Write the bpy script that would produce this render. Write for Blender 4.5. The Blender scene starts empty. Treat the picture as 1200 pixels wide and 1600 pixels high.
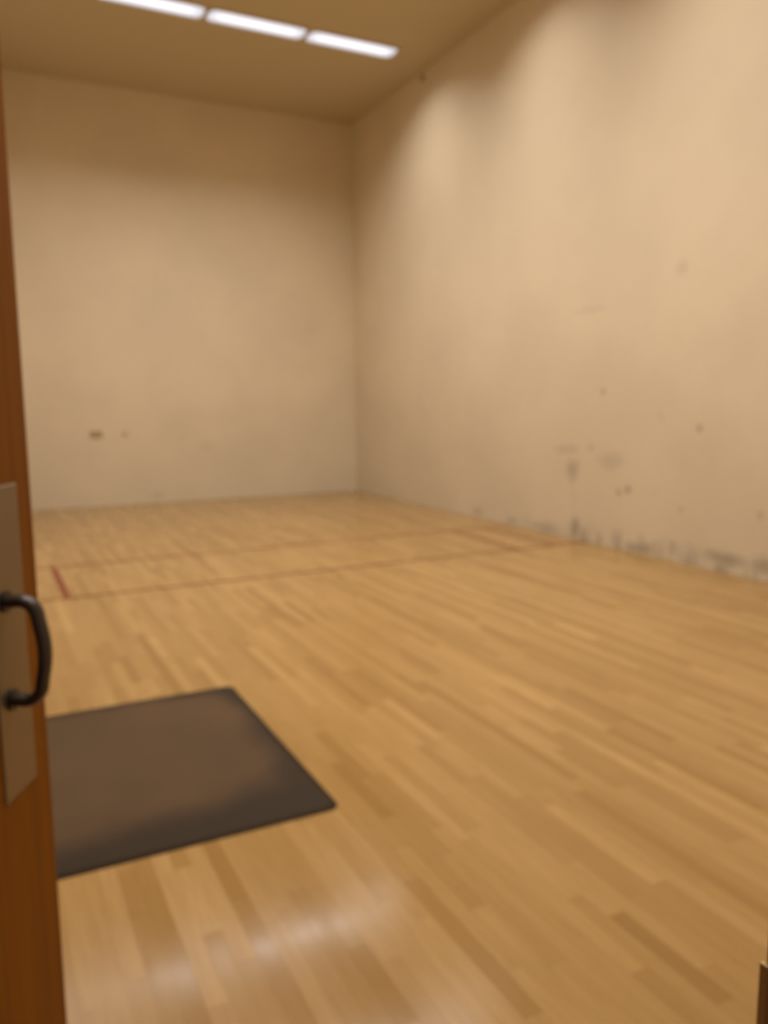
import bpy, bmesh, math, random
from mathutils import Vector, Matrix
random.seed(7)
S = bpy.context.scene
COL = S.collection

# ------------------------------------------------------------------ camera
W, L, H = 6.22, 12.192, 6.03          # court: width, length, height (x: 0 = right wall, -W = left wall)
CX, CY, CZ = -5.75884, -0.36662, 1.50373
YAW, PITCH, ROLL, FPX = -0.46469, -0.136029, -0.008626, 1241.996
ca, sa, cb, sb = math.cos(YAW), math.sin(YAW), math.cos(PITCH), math.sin(PITCH)
FW = Vector((-sa*cb, ca*cb, sb)); RT = Vector((ca, sa, 0)); UP = RT.cross(FW)
RT2 = math.cos(ROLL)*RT + math.sin(ROLL)*UP
UP2 = -math.sin(ROLL)*RT + math.cos(ROLL)*UP
cd = bpy.data.cameras.new('camera'); cam = bpy.data.objects.new('camera', cd); COL.objects.link(cam)
m = Matrix((RT2, UP2, -FW)).transposed().to_4x4(); m.translation = Vector((CX, CY, CZ))
cam.matrix_world = m
cd.sensor_fit = 'VERTICAL'; cd.sensor_height = 36.0; cd.lens = FPX*36.0/1600.0
cd.clip_start = 0.02; cd.clip_end = 100
cd.dof.use_dof = True; cd.dof.focus_distance = 0.30; cd.dof.aperture_fstop = 9.0   # the phone missed focus: soft all over
S.camera = cam

# ------------------------------------------------------------------ world, exposure
LAMP_COLOR = (1.0, 0.97, 0.93); LAMP_POWER = 22.3; LAMP_SPREAD = math.radians(140)
w = bpy.data.worlds.new('world'); S.world = w; w.use_nodes = True
bg = w.node_tree.nodes['Background']; bg.inputs[0].default_value = (1.0, 0.82, 0.6, 1); bg.inputs[1].default_value = 0.22   # dim hallway behind the camera
S.view_settings.view_transform = 'Standard'; S.view_settings.look = 'None'
S.view_settings.gamma = 1.0; S.view_settings.exposure = 0.0; S.view_settings.use_curve_mapping = False

# ------------------------------------------------------------------ node helpers
def material(name, rough=0.6, color=(.5, .5, .5), metal=0.0, spec=0.5):
    mt = bpy.data.materials.new(name); mt.use_nodes = True
    b = mt.node_tree.nodes['Principled BSDF']
    b.inputs['Base Color'].default_value = (*color, 1); b.inputs['Roughness'].default_value = rough
    b.inputs['Metallic'].default_value = metal; b.inputs['Specular IOR Level'].default_value = spec
    return mt, mt.node_tree, b
class NB:
    def __init__(s, nt): s.nt = nt
    def n(s, t, **kw):
        x = s.nt.nodes.new(t)
        for k, v in kw.items(): setattr(x, k, v)
        return x
    def put(s, sock, v):
        if hasattr(v, 'is_linked'): s.nt.links.new(v, sock)
        elif v is not None: sock.default_value = v
    def math(s, op, a, b=None, clamp=False):
        x = s.n('ShaderNodeMath', operation=op, use_clamp=clamp); s.put(x.inputs[0], a)
        if b is not None: s.put(x.inputs[1], b)
        return x.outputs[0]
    def vmath(s, op, a, b=None):
        x = s.n('ShaderNodeVectorMath', operation=op); s.put(x.inputs[0], a)
        if b is not None: s.put(x.inputs[1], b)
        return x.outputs['Value'] if op == 'LENGTH' else x.outputs['Vector']
    def rng(s, v, a, b, c=0., d=1., mode='SMOOTHSTEP'):
        x = s.n('ShaderNodeMapRange', interpolation_type=mode); s.put(x.inputs['Value'], v)
        for k, q in zip(('From Min', 'From Max', 'To Min', 'To Max'), (a, b, c, d)): s.put(x.inputs[k], q)
        return x.outputs['Result']
    def noise(s, vec, scale, detail=2, rough=.5):
        x = s.n('ShaderNodeTexNoise'); s.put(x.inputs['Vector'], vec); x.inputs['Scale'].default_value = scale
        x.inputs['Detail'].default_value = detail; x.inputs['Roughness'].default_value = rough
        return x.outputs['Fac']
    def mix(s, f, a, b):
        x = s.n('ShaderNodeMix', data_type='RGBA'); s.put(x.inputs[0], f)
        s.put(x.inputs[6], a if hasattr(a, 'is_linked') else (*a, 1)); s.put(x.inputs[7], b if hasattr(b, 'is_linked') else (*b, 1))
        return x.outputs[2]
    def pos(s): return s.n('ShaderNodeNewGeometry').outputs['Position']
    def obj(s): return s.n('ShaderNodeTexCoord').outputs['Object']
    def sep(s, v):
        x = s.n('ShaderNodeSeparateXYZ'); s.put(x.inputs[0], v); return x.outputs
    def bump(s, h, dist, strength=1.0):
        x = s.n('ShaderNodeBump'); s.put(x.inputs['Height'], h); x.inputs['Distance'].default_value = dist; x.inputs['Strength'].default_value = strength
        return x.outputs[0]

WALL = (0.735, 0.62, 0.447)
def wall_material(name, blobs=(), base_dirt=0.0, spots=0.0):
    """painted court wall; blobs = ball and shoe marks (y or x, z, half width, half height, strength)"""
    mt, nt, b = material(name, 0.55, WALL, spec=.3); q = NB(nt)
    P = q.pos(); x, y, z = q.sep(P)
    tone = q.noise(P, 0.9, 3)
    col = q.mix(q.rng(tone, .3, .7), tuple(c*.96 for c in WALL), tuple(min(1, c*1.03) for c in WALL))
    dirt_and_tone = None
    def add(v):
        nonlocal dirt_and_tone
        dirt_and_tone = v if dirt_and_tone is None else q.math('MAXIMUM', dirt_and_tone, v)
    wob = q.noise(P, 7.0, 3, .6)
    if base_dirt:
        st = q.n('ShaderNodeMapping'); q.put(st.inputs['Vector'], P); st.inputs['Scale'].default_value = (1, 1, .28)
        streak = q.noise(st.outputs[0], 5.5, 4, .65)
        lowz = q.rng(z, .0, .36, 1., 0.)
        yw = q.math('MULTIPLY', q.rng(y, 8.6, 6.2), q.rng(y, 2.2, 3.6))
        v = q.math('MULTIPLY', q.math('MULTIPLY', lowz, q.rng(streak, .38, .62)), q.math('ADD', q.math('MULTIPLY', yw, .8), .2))
        add(q.math('MULTIPLY', v, base_dirt))
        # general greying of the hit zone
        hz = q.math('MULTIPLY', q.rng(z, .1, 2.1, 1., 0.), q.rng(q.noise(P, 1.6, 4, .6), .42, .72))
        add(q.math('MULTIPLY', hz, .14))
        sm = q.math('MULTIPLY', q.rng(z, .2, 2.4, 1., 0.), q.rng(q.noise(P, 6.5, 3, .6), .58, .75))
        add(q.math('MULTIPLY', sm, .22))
        add(q.rng(q.math('ADD', z, q.math('MULTIPLY', q.math('SUBTRACT', q.noise(P, 1.1, 4, .6), .5), 1.6)), .3, 2.8, .15, 0.))    # tone darkens towards the foot of the wall, uneven upper edge
    if spots:
        if not base_dirt: add(q.rng(q.math('ADD', z, q.math('MULTIPLY', q.math('SUBTRACT', q.noise(P, 1.1, 4, .6), .5), 1.6)), .2, 2.6, .10, 0.))  # walls without the streaky band: weaker darkening low down
        vo = q.n('ShaderNodeTexVoronoi'); q.put(vo.inputs['Vector'], P); vo.inputs['Scale'].default_value = 2.6
        ring = q.rng(vo.outputs['Distance'], .03, .13, 1., 0.)
        pick = q.rng(q.sep(vo.outputs['Color'])[0], .5, .8)
        add(q.math('MULTIPLY', q.math('MULTIPLY', ring, pick), q.math('MULTIPLY', q.rng(z, .2, 3.4, 1., .1), spots)))
    for (u, v, ru, rv, s_) in blobs:
        axis = (0, u, v) if name.endswith('right') else (u, 0, v)
        r = (1e6, ru, rv) if name.endswith('right') else (ru, 1e6, rv)
        d = q.vmath('LENGTH', q.vmath('DIVIDE', q.vmath('SUBTRACT', P, axis), r))
        d = q.math('ADD', d, q.math('MULTIPLY', q.math('SUBTRACT', wob, .5), 1.1))
        add(q.rng(d, .1, 1.25, min(.7, s_*1.25), 0.))
    if dirt_and_tone is not None: col = q.mix(dirt_and_tone, col, (.125, .098, .072))
    q.put(b.inputs['Base Color'], col)
    q.put(b.inputs['Normal'], q.bump(q.noise(P, 40, 3), .002, .35))
    return mt

# ------------------------------------------------------------------ mesh helpers
def obj(name, bm, mat=None, parent=None, smooth=False, bevel=0.0, seg=2):
    if bevel:
        bmesh.ops.bevel(bm, geom=[e for e in bm.edges if len(e.link_faces) == 2 and e.calc_face_angle(0) > .5], offset=bevel, segments=seg, profile=.5, affect='EDGES')
    bmesh.ops.recalc_face_normals(bm, faces=bm.faces)
    me = bpy.data.meshes.new(name); bm.to_mesh(me); bm.free()
    if smooth:
        for p in me.polygons: p.use_smooth = True
    o = bpy.data.objects.new(name, me); COL.objects.link(o)
    for k in (mat if isinstance(mat, (list, tuple)) else [mat]):
        if k: me.materials.append(k)
    if parent: o.parent = parent
    return o
def empty(name, loc, rz=0.0):
    o = bpy.data.objects.new(name, None); COL.objects.link(o); o.location = loc; o.rotation_euler = (0, 0, rz); o.empty_display_size = .1
    return o
def box(bm, a, b):
    vs = [bm.verts.new((x, y, z)) for x in (a[0], b[0]) for y in (a[1], b[1]) for z in (a[2], b[2])]
    for f in ((0, 1, 3, 2), (4, 6, 7, 5), (0, 4, 5, 1), (2, 3, 7, 6), (0, 2, 6, 4), (1, 5, 7, 3)): bm.faces.new([vs[i] for i in f])
    return vs
def boxes(*ab):
    bm = bmesh.new()
    for a, b in ab: box(bm, a, b)
    return bm
def rrect(x0, y0, x1, y1, r, n=6):
    pts = []
    for cx, cy, a0 in ((x1-r, y1-r, 0), (x0+r, y1-r, 90), (x0+r, y0+r, 180), (x1-r, y0+r, 270)):
        for i in range(n+1):
            a = math.radians(a0+90*i/n); pts.append((cx+r*math.cos(a), cy+r*math.sin(a)))
    return pts
def loft(bm, rings, cap0=True, cap1=True):
    rv = [[bm.verts.new(p) for p in r] for r in rings]; n = len(rv[0])
    for a, b in zip(rv, rv[1:]):
        for i in range(n): bm.faces.new((a[i], a[(i+1) % n], b[(i+1) % n], b[i]))
    if cap0: bm.faces.new(rv[0][::-1])
    if cap1: bm.faces.new(rv[-1])
    return rv
def cyl(bm, c, axis, r, h, n=16):
    axis = Vector(axis).normalized(); t = axis.orthogonal().normalized(); u = axis.cross(t); c = Vector(c)
    loft(bm, [[c+axis*s+(t*math.cos(2*math.pi*i/n)+u*math.sin(2*math.pi*i/n))*r for i in range(n)] for s in (0, h)])
def tag(o, label, cat=None, group=None, kind=None):
    o['label'] = label
    if cat: o['category'] = cat
    if group: o['group'] = group
    if kind: o['kind'] = kind
    return o
def struct(o, label): return tag(o, label, kind='structure')

# ------------------------------------------------------------------ room shell
T = 0.15
DX0, DX1, DZ = -6.115, -5.2505, 2.13         # doorway in the back wall
marks_right = [(6.49, .76, .15, .21, .36), (6.43, .12, .10, .18, .5), (6.46, .42, .09, .45, .16), (6.04, 1.60, .035, .045, .5), (4.78, 1.26, .05, .05, .45),
    (5.77, .58, .05, .06, .42), (5.64, .63, .06, .07, .45), (6.60, .98, .42, .09, .22), (5.45, .05, .30, .10, .45), (5.04, .14, .10, .12, .35),
    (4.45, .12, .35, .10, .45), (4.05, .13, .18, .13, .42), (6.95, .06, .40, .08, .38), (8.35, .08, .22, .10, .32), (7.6, .06, .15, .06, .4),
    (5.0, 1.0, .5, .35, .13), (5.9, .9, .35, .16, .22), (4.3, .9, .4, .3, .12), (5.25, 1.35, .1, .1, .15), (4.1, .55, .05, .06, .3), (4.95, .5, .06, .06, .25),
    (5.3, .62, .05, .05, .22), (6.2, 1.02, .05, .05, .28), (7.3, .55, .12, .1, .16), (3.95, 2.05, .06, .06, .3), (5.05, 2.7, .1, .08, .12), (6.25, 2.45, .3, .04, .10), (10.5, .1, .1, .1, .25)]
marks_front = [(-4.35, .80, .05, .05, .16), (-2.6, .85, .30, .14, .13), (-3.4, .12, .15, .08, .2), (-1.9, .6, .2, .15, .1), (-3.0, 1.0, .12, .1, .10), (-4.4, .45, .1, .08, .1), (-1.0, .5, .1, .15, .1)]
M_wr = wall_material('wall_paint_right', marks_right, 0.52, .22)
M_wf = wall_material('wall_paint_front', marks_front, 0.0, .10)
M_w = wall_material('wall_paint')
M_c, nt, b = material('ceiling_paint', .8, (.575, .48, .315), spec=.2)

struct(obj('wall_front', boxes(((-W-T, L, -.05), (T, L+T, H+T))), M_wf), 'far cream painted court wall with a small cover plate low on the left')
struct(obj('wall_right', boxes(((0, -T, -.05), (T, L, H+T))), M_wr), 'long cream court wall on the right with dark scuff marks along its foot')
struct(obj('wall_left', boxes(((-W-T, -T, -.05), (-W, L, H+T))), M_w), 'long cream court wall on the left behind the open door')
struct(obj('wall_back', boxes(((-W, -T, -.05), (DX0-.03, 0, H)), ((DX1+.03, -T, -.05), (0, 0, H)), ((DX0-.03, -T, DZ+.03), (DX1+.03, 0, H))), M_w), 'cream back wall of the court around the doorway')
struct(obj('ceiling', boxes(((-W, 0, H), (0, L, H+T))), M_c), 'flat tan painted ceiling over the court')
M_car, nt, b = material('hall_carpet', .95, (.10, .07, .05)); q = NB(nt); q.put(b.inputs['Base Color'], q.mix(q.noise(q.pos(), 180, 2), (.06, .045, .035), (.15, .11, .08)))
struct(obj('floor_hall', boxes(((-W-1, -2.2, -.05), (0, -T, 0))), M_car), 'dark carpet of the hallway outside the doorway')

# ------------------------------------------------------------------ floor: maple strips
M_sub, nt, b = material('subfloor', .9, (.13, .075, .03))
floor = struct(obj('floor', boxes(((-W, -T, -.05), (0, L, -.018))), M_sub), 'glossy blond maple strip floor of the court')
M_wood, nt, b = material('maple', .25, spec=.19); q = NB(nt)
P = q.pos()
at = q.n('ShaderNodeAttribute', attribute_name='tone', attribute_type='GEOMETRY'); tone = at.outputs['Fac']
mp = q.n('ShaderNodeMapping'); q.put(mp.inputs['Vector'], P); mp.inputs['Scale'].default_value = (1, .07, 1)
off = q.n('ShaderNodeCombineXYZ'); q.put(off.inputs[0], q.math('MULTIPLY', tone, 37.)); q.put(off.inputs[1], q.math('MULTIPLY', tone, 91.))
gv = q.vmath('ADD', mp.outputs[0], off.outputs[0])
grain = q.noise(gv, 55, 4, .6); broad = q.noise(gv, 9, 2)
c1 = q.mix(tone, (.31, .172, .052), (.48, .295, .110))
c1 = q.mix(q.rng(grain, .35, .75, 0., .30), c1, (.27, .145, .045))
c1 = q.mix(q.rng(broad, .45, .75, 0., .25), c1, (.33, .18, .06))
wear = q.noise(P, .8, 4, .6)                         # traffic wear of the finish
c1 = q.mix(q.rng(wear, .5, .75, 0., .18), c1, (.27, .16, .06))
q.put(b.inputs['Base Color'], c1)
q.put(b.inputs['Roughness'], q.rng(q.math('ADD', wear, q.math('MULTIPLY', tone, .3)), .3, .9, .09, .20))
q.put(b.inputs['Normal'], q.bump(q.math('ADD', q.noise(P, 6.0, 2), q.math('MULTIPLY', grain, .05)), .003, .10))

MAT = (-5.86, 2.215, -4.655, 3.69)
def pix(P):
    d = Vector(P)-Vector((CX, CY, CZ)); zc = d.dot(FW)
    return (600+FPX*d.dot(RT2)/zc, 800-FPX*d.dot(UP2)/zc, zc)
SW, GAP = .0572, .0002
planks = []
ns = int((W-.016)/SW); xs0 = -W+.008
for i in range(ns+1):
    xa = xs0+i*SW; xb = min(xa+SW, -.008)
    if xb-xa < .01: continue
    y = .0 - random.uniform(0, .6); base = random.gauss(0, .06)
    while y < L-.008:
        ln = random.choice((.3, .4, .5, .6, .7, .85, 1.05, 1.3))*random.uniform(.9, 1.1)
        y0, y1 = max(y, -T+.0), min(y+ln, L-.008); y += ln
        if y1-y0 < .03: continue
        t = min(1, max(0, random.gauss(.5, .20)+base))
        if random.random() < .10: t = max(0, t-random.uniform(.2, .4))
        planks.append((xa+GAP/2, y0+GAP/2, xb-GAP/2, y1-GAP/2, t))
def score(p):
    s = 0
    for k in range(5):
        yy = p[1]+(p[3]-p[1])*(k+.5)/5; xx = (p[0]+p[2])/2
        if MAT[0] < xx < MAT[2] and MAT[1] < yy < MAT[3]: continue
        d = Vector((xx, yy, 0))-Vector((CX, CY, CZ))
        if d.dot(FW) < .2: continue
        u, v, zc = pix((xx, yy, 0))
        lim = 45+(v-700)*.064                            # hidden behind the door leaf
        if lim < u < 1195 and v < 1600: s += (p[3]-p[1])*(p[2]-p[0])/zc**3
    return s
order = sorted(range(len(planks)), key=lambda i: -score(planks[i]))
def plank_geo(bm, p):
    dz = random.uniform(-.00012, .00012); tl = random.uniform(-.00010, .00010); c = .0003
    x0, y0, x1, y1, t = p
    rings = [[(x0, y0, -.018), (x1, y0, -.018), (x1, y1, -.018), (x0, y1, -.018)],
             [(x0, y0, dz-c), (x1, y0, dz-c), (x1, y1, dz-c), (x0, y1, dz-c)],
             [(x0+c, y0+c, dz+tl), (x1-c, y0+c, dz-tl), (x1-c, y1-c, dz-tl), (x0+c, y1-c, dz+tl)]]
    n0 = len(bm.faces); loft(bm, rings, cap0=False); return len(bm.faces)-n0
def tone_attr(o, vals):
    a = o.data.attributes.new('tone', 'FLOAT', 'FACE')
    a.data.foreach_set('value', vals)
for i in order[:300]:
    bm = bmesh.new(); k = plank_geo(bm, planks[i])
    o = obj('plank', bm, M_wood, floor); tone_attr(o, [planks[i][4]]*k)
bm = bmesh.new(); vals = []
for i in order[300:]: vals += [planks[i][4]]*plank_geo(bm, planks[i])
o = obj('distant_planks', bm, M_wood, floor); tone_attr(o, vals); o['kind'] = 'stuff'

# painted court lines (paint film on the strips, worn through)
def paint(name, color, lo, hi):
    mt, nt, b = material(name, .4, color, spec=.2); q = NB(nt); P = q.pos()
    mp = q.n('ShaderNodeMapping'); q.put(mp.inputs['Vector'], P); mp.inputs['Scale'].default_value = (1, .35, 1)
    wv = q.rng(q.noise(mp.outputs[0], 2.4, 3, .6), .35, .65, lo, hi)
    tr = q.n('ShaderNodeBsdfTransparent'); mx = q.n('ShaderNodeMixShader')
    q.put(mx.inputs[0], wv); nt.links.new(tr.outputs[0], mx.inputs[1]); nt.links.new(b.outputs[0], mx.inputs[2])
    nt.links.new(mx.outputs[0], nt.nodes['Material Output'].inputs['Surface'])
    return mt
M_line = paint('faded_red_paint', (.27, .085, .028), .42, .80)
M_red = paint('fresh_red_paint', (.24, .058, .028), .80, .95)
YS, YV, LW = 6.23, 7.59, .056
def line(x0, y0, x1, y1, mt, label):
    o = obj('painted_line', boxes(((x0, y0, .0003), (x1, y1, .0007))), mt, floor); o['label'] = label
h = LW/2
line(-W+.01, YS-h, -.01, YS+h, M_line, 'faded red short line painted across the floor, nearer of the two')
line(-W+.01, YV-h, -.01, YV+h, M_line, 'faded red service line painted across the floor, farther of the two')
line(-.4263-h, YS+h, -.4263+h, YV-h, M_line, 'faded red box line painted closest to the right wall')
line(-.8948-h, YS+h, -.8948+h, YV-h, M_line, 'faded red box line painted second from the right wall')
line(-5.2526-h, YS+h, -5.2526+h, YV-h, M_red, 'bold red box line painted at the left end of the two long lines')
line(-5.70-h, YS+h, -5.70+h, YV-h, M_line, 'faded red box line painted closest to the left wall')

# ------------------------------------------------------------------ ceiling lights
M_lens = bpy.data.materials.new('lit_lens'); M_lens.use_nodes = True; nt = M_lens.node_tree
em = nt.nodes.new('ShaderNodeEmission'); em.inputs[0].default_value = (.985, .95, 1.0, 1)
q = NB(nt); lx, ly, lz = q.sep(q.obj())               # brighter along the tubes, paler towards the lens rim
ex_ = q.rng(q.math('ABSOLUTE', lx), .38, .60, 1., 0.); ey_ = q.rng(q.math('ABSOLUTE', ly), .02, .15, 1., 0.)
q.put(em.inputs[1], q.rng(q.math('MULTIPLY', ex_, ey_), 0., .9, .84, 1.25))
nt.links.new(em.outputs[0], nt.nodes['Material Output'].inputs['Surface'])
M_fr, nt, b = material('light_frame_paint', .6, (.56, .46, .33))
LL, LWD = 1.20, .31
def make_light():
    root = empty('ceiling_light', (0, 0, H))
    bm = bmesh.new()
    out = rrect(-LL/2-.022, -LWD/2-.03, LL/2+.022, LWD/2+.03, .10); inn = rrect(-LL/2, -LWD/2, LL/2, LWD/2, .085)
    o1 = [(x, y, -.0005) for x, y in out]; o2 = [(x, y, -.016) for x, y in out]
    i1 = [(x, y, -.020) for x, y in inn]; i2 = [(x, y, -.0005) for x, y in inn]
    loft(bm, [o1, o2, i1, i2], False, False); obj('frame', bm, M_fr, root)
    bm = bmesh.new()
    a = [(x, y, -.004) for x, y in rrect(-LL/2+.001, -LWD/2+.001, LL/2-.001, LWD/2-.001, .084)]
    c = [(x, y, -.010) for x, y in rrect(-LL/2+.06, -LWD/2+.06, LL/2-.06, LWD/2-.06, .05)]
    loft(bm, [[(x, y, -.001) for x, y, z in a], a, c]); obj('lens', bm, M_lens, root)
    ld = bpy.data.lights.new('tube_light', 'AREA'); ld.shape = 'RECTANGLE'; ld.size = LL-.04; ld.size_y = LWD-.04
    ld.color = LAMP_COLOR; ld.energy = LAMP_POWER; ld.spread = LAMP_SPREAD      # prismatic lens: little light at grazing angles
    lo = bpy.data.objects.new('tube_light', ld); COL.objects.link(lo); lo.parent = root; lo.location = (0, 0, -.022)
    return root
proto = make_light()
def copy_thing(o):
    c = o.copy(); COL.objects.link(c)
    for ch in o.children:
        d = ch.copy(); COL.objects.link(d); d.parent = c
    return c
place = ['nearest the right wall', 'second from the right wall', 'third from the right wall', 'nearest the left wall']
rows = [(9.46, 'in the row nearest the far wall'), (7.0, 'over the red court lines'), (4.5, 'in the second row from the doorway'), (2.0, 'in the row nearest the doorway')]
first = True
for ry, rl in rows:
    for k in range(4):
        o = proto if first else copy_thing(proto); first = False
        o.location = (-1.225-k*1.252, ry, H)
        tag(o, 'lit ceiling light %s, %s' % (place[k], rl), 'ceiling light', 'lit ceiling lights in rows across the court')

# ------------------------------------------------------------------ door, standing open into the court
M_door, nt, b = material('stained_door_veneer', .5, spec=.12); q = NB(nt)
O = q.obj(); mp = q.n('ShaderNodeMapping'); q.put(mp.inputs['Vector'], O); mp.inputs['Scale'].default_value = (1, 1, .05)
g = q.noise(mp.outputs[0], 45, 4, .6); g2 = q.noise(mp.outputs[0], 7, 3)
c = q.mix(q.rng(g, .3, .7), (.20, .066, .001), (.27, .09, .0015)); c = q.mix(q.rng(g2, .4, .7, 0, .5), c, (.165, .052, .001))
q.put(b.inputs['Base Color'], c)
M_plate, nt, b = material('satin_plate_metal', .42, (.27, .21, .14), metal=.85)
M_handle, nt, b = material('dark_bronze', .30, (.060, .047, .040), metal=.6)
M_hinge, nt, b = material('hinge_steel', .35, (.5, .45, .38), metal=.9)
DW, DT, TH = .86, .044, .48747
# local frame: x from the hinge to the free edge, y into the leaf's back, z up; the visible face is y = 0
door = obj('door_1', boxes(((0, 0, .008), (DW, DT, 2.118))), M_door, bevel=.002)
door.location = (-6.11, .04, 0); door.rotation_euler = (0, 0, math.pi/2-TH)
struct(door, 'orange brown wooden door standing open into the court on the left, with a dark pull handle')
px1 = DW-.0413; px0 = px1-.0834; pz0, pz1 = 1.0046, 1.4064
bm = bmesh.new(); o_ = rrect(px0, pz0, px1, pz1, .003, 2); i_ = rrect(px0+.002, pz0+.002, px1-.002, pz1-.002, .002, 2)
loft(bm, [[(x, 0, z) for x, z in o_], [(x, -.0015, z) for x, z in o_], [(x, -.003, z) for x, z in i_]])
plate = obj('pull_plate', bm, M_plate, door); plate['label'] = 'satin metal plate behind the pull handle'
# handle: flattened bar swept along a bowed C
def sweep(bm, path, hw, hd, side, n=14):
    rings = []
    for i, p in enumerate(path):
        p = Vector(p); t = (Vector(path[min(i+1, len(path)-1)])-Vector(path[max(i-1, 0)])).normalized()
        s = Vector(side); nrm = t.cross(s).normalized()
        rings.append([p+s*hw*math.cos(2*math.pi*k/n)+nrm*hd*math.sin(2*math.pi*k/n) for k in range(n)])
    loft(bm, rings)
hx = (px0+px1)/2-.012; zt, zb, off = 1.262, 1.134, .047
path = []
def bez(a, b_, c_, d, n):
    for i in range(n):
        t = i/n; yield tuple((1-t)**3*a[k]+3*(1-t)**2*t*b_[k]+3*(1-t)*t*t*c_[k]+t**3*d[k] for k in range(3))
A = (hx, -.002, zt); B = (hx, -.022, zt+.001); C1 = (hx, -off+.003, zt-.022); D1 = (hx, -off-.003, (zt+zb)/2)
path += list(bez(A, (hx, -.012, zt), (hx, -.018, zt), B, 4)); path += list(bez(B, (hx, -.034, zt), (hx, -off+.004, zt-.006), C1, 8))
path += list(bez(C1, (hx, -off+.001, zt-.035), (hx, -off-.003, (zt+zb)/2+.02), D1, 6))
low = [(hx, y, zt+zb-z) for (x, y, z) in path][::-1]
path = path+[D1]+low
bm = bmesh.new(); sweep(bm, path, .0125, .0078, (1, 0, 0)); hd = obj('pull_handle', bm, M_handle, plate, smooth=True); hd['label'] = 'dark bronze bowed pull handle'
for zz in (zt, zb):
    bm = bmesh.new(); cyl(bm, (hx, -.003, zz), (0, -1, 0), .014, .004, 18); obj('rose', bm, M_handle, plate)
for zz in (.25, 1.06, 1.86):
    bm = bmesh.new(); cyl(bm, (-.006, -.006, zz-.05), (0, 0, 1), .006, .10, 12); box(bm, (-.004, .0, zz-.05), (-.0005, .034, zz+.05)); obj('hinge', bm, M_hinge, door)

# ------------------------------------------------------------------ door frame
M_jamb, nt, b = material('dark_jamb_wood', .45, spec=.4); q = NB(nt)
mp = q.n('ShaderNodeMapping'); q.put(mp.inputs['Vector'], q.pos()); mp.inputs['Scale'].default_value = (1, 1, .06)
q.put(b.inputs['Base Color'], q.mix(q.noise(mp.outputs[0], 40, 4), (.36, .19, .065), (.52, .29, .11)))
M_strike, nt, b = material('strike_bronze', .55, (.55, .38, .18), metal=.8)
frame = struct(empty('trim_1', (0, -T/2, 0)), 'dark stained wooden frame around the doorway')
def part(name, bm, mt, parent=frame, bevel=0.):
    o = obj(name, bm, mt, parent, bevel=bevel); o.matrix_parent_inverse = Matrix.Translation((0, T/2, 0)); return o
part('side_jamb', boxes(((DX1, -T, 0), (DX1+.028, 0, DZ))), M_jamb, bevel=.001)
part('side_jamb', boxes(((DX0-.028, -T, 0), (DX0, 0, DZ))), M_jamb, bevel=.001)
part('head_jamb', boxes(((DX0-.028, -T, DZ), (DX1+.028, 0, DZ+.028))), M_jamb, bevel=.001)
part('door_stop', boxes(((DX1-.012, -T+.01, 0), (DX1, -.062, DZ))), M_jamb, bevel=.001)
part('door_stop', boxes(((DX0, -T+.01, 0), (DX0+.012, -.062, DZ))), M_jamb, bevel=.001)
part('head_stop', boxes(((DX0+.012, -T+.01, DZ-.012), (DX1-.012, -.062, DZ))), M_jamb, bevel=.001)
s_ = part('strike_plate', boxes(((DX1-.002, -.045, .965), (DX1+.001, .001, 1.077)), ((DX1-.0042, -.004, .970), (DX1-.001, .003, 1.077))), M_strike); s_['label'] = 'dark metal strike plate with a lip'

# ------------------------------------------------------------------ floor mat
M_mat, nt, b = material('dusty_rubber', .7, spec=.2); q = NB(nt); P = q.pos(); x, y, z = q.sep(P)
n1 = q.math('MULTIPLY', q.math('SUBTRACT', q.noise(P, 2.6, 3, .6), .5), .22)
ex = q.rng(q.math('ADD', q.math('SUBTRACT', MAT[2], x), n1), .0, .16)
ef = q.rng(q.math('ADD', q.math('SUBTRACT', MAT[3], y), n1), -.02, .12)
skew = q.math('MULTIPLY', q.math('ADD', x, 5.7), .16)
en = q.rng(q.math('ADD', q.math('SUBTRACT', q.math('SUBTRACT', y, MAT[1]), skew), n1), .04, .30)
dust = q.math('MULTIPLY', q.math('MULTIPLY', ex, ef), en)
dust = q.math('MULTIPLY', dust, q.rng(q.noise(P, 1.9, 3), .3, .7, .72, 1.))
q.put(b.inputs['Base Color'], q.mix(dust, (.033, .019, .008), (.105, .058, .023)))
q.put(b.inputs['Normal'], q.bump(q.noise(P, 300, 2), .002, .4))
M_rim, nt, b = material('mat_rim_rubber', .7, (.033, .019, .008), spec=.1)
mx, my = (MAT[0]+MAT[2])/2, (MAT[1]+MAT[3])/2; ax, ay = (MAT[2]-MAT[0])/2, (MAT[3]-MAT[1])/2
def R3(d, z, r): return [(px_, py_, z) for px_, py_ in rrect(-ax+d, -ay+d, ax-d, ay-d, r)]
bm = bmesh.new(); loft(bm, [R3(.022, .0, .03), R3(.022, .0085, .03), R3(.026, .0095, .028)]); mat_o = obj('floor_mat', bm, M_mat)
mat_o.location = (mx, my, .0004)
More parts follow.
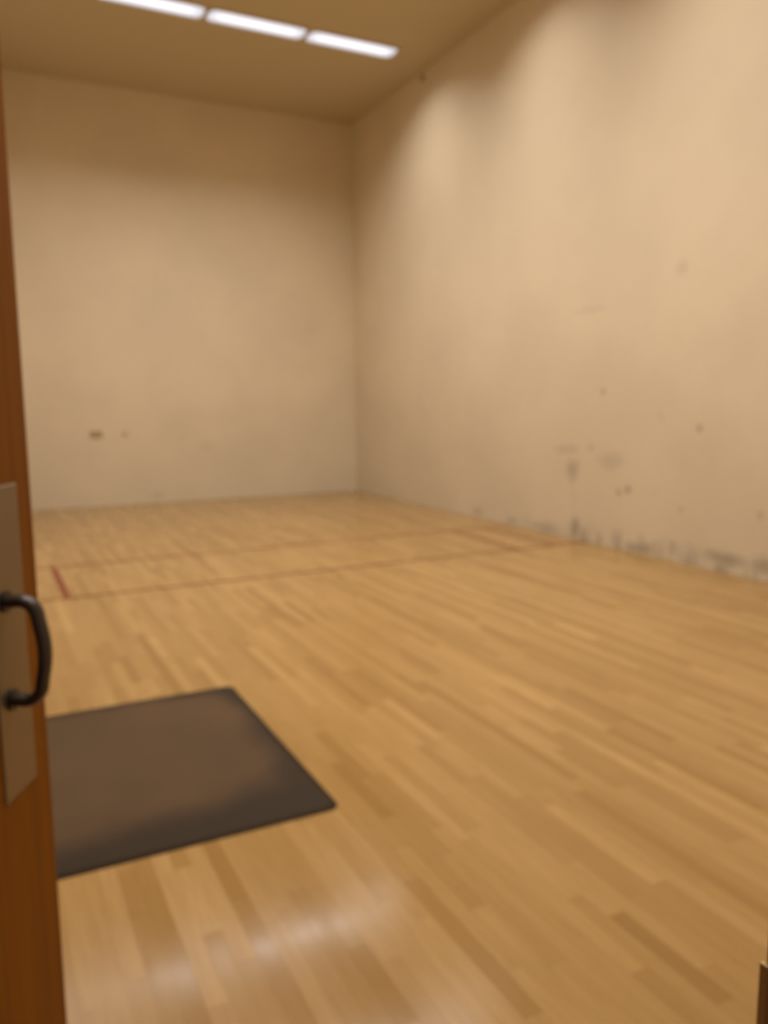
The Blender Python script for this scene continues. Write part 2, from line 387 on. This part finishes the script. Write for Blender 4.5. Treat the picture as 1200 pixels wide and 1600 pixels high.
tag(mat_o, 'dark brown rubber mat with a dusty middle lying on the floor by the open door', 'mat')
bm = bmesh.new(); loft(bm, [R3(.0, .0, .045), R3(.0, .003, .045), R3(.016, .0085, .036), R3(.0215, .0085, .0305), R3(.0215, .0, .0305)], False, False)
obj('bevelled_rim', bm, M_rim, mat_o)

# ------------------------------------------------------------------ small things on the walls
M_pl, nt, b = material('brown_cover', .5, (.40, .29, .17)); M_pl2, nt, b = material('painted_cover', .55, (.56, .46, .33)); M_sc, nt, b = material('cover_screw', .4, (.25, .2, .15), metal=.7)
def cover(cx, cz, w_, h_, mt, label):
    bm = bmesh.new(); o_ = rrect(-w_/2, -h_/2, w_/2, h_/2, .006, 3); i_ = rrect(-w_/2+.006, -h_/2+.006, w_/2-.006, h_/2-.006, .005, 3)
    loft(bm, [[(x, 0, z) for x, z in o_], [(x, -.004, z) for x, z in o_], [(x, -.009, z) for x, z in i_]])
    o = obj('wall_plate', bm, mt); o.location = (cx, L-.0003, cz); tag(o, label, 'wall plate', 'cover plates low on the far wall')
    for sx in (-1, 1):
        bm = bmesh.new(); cyl(bm, (sx*w_*.32, -.009, 0), (0, -1, 0), .006, .0015, 10); obj('screw', bm, M_sc, o)
cover(-4.254, 1.077, .175, .105, M_pl, 'brown oblong cover plate low on the far wall beside the door')
cover(-3.84, 1.08, .085, .07, M_pl2, 'faint wall-coloured little cover plate right of the brown one on the far wall')
M_hk, nt, b = material('bracket_metal', .5, (.16, .12, .08), metal=.5)
hk = obj('wall_hook', boxes(((-.006, -.02, -.05), (0, .02, .05))), M_hk, bevel=.002); hk.location = (-.0003, 9.80, 5.955)
tag(hk, 'tiny dark hook high on the right wall just under the ceiling', 'hook')
bm = bmesh.new(); pts = [(-.004, 0, -.01), (-.02, 0, -.012), (-.034, 0, -.022), (-.040, 0, -.036), (-.034, 0, -.05), (-.022, 0, -.054)]
sweep(bm, pts, .006, .006, (0, 1, 0), 10); obj('prong', bm, M_hk, hk, smooth=True)
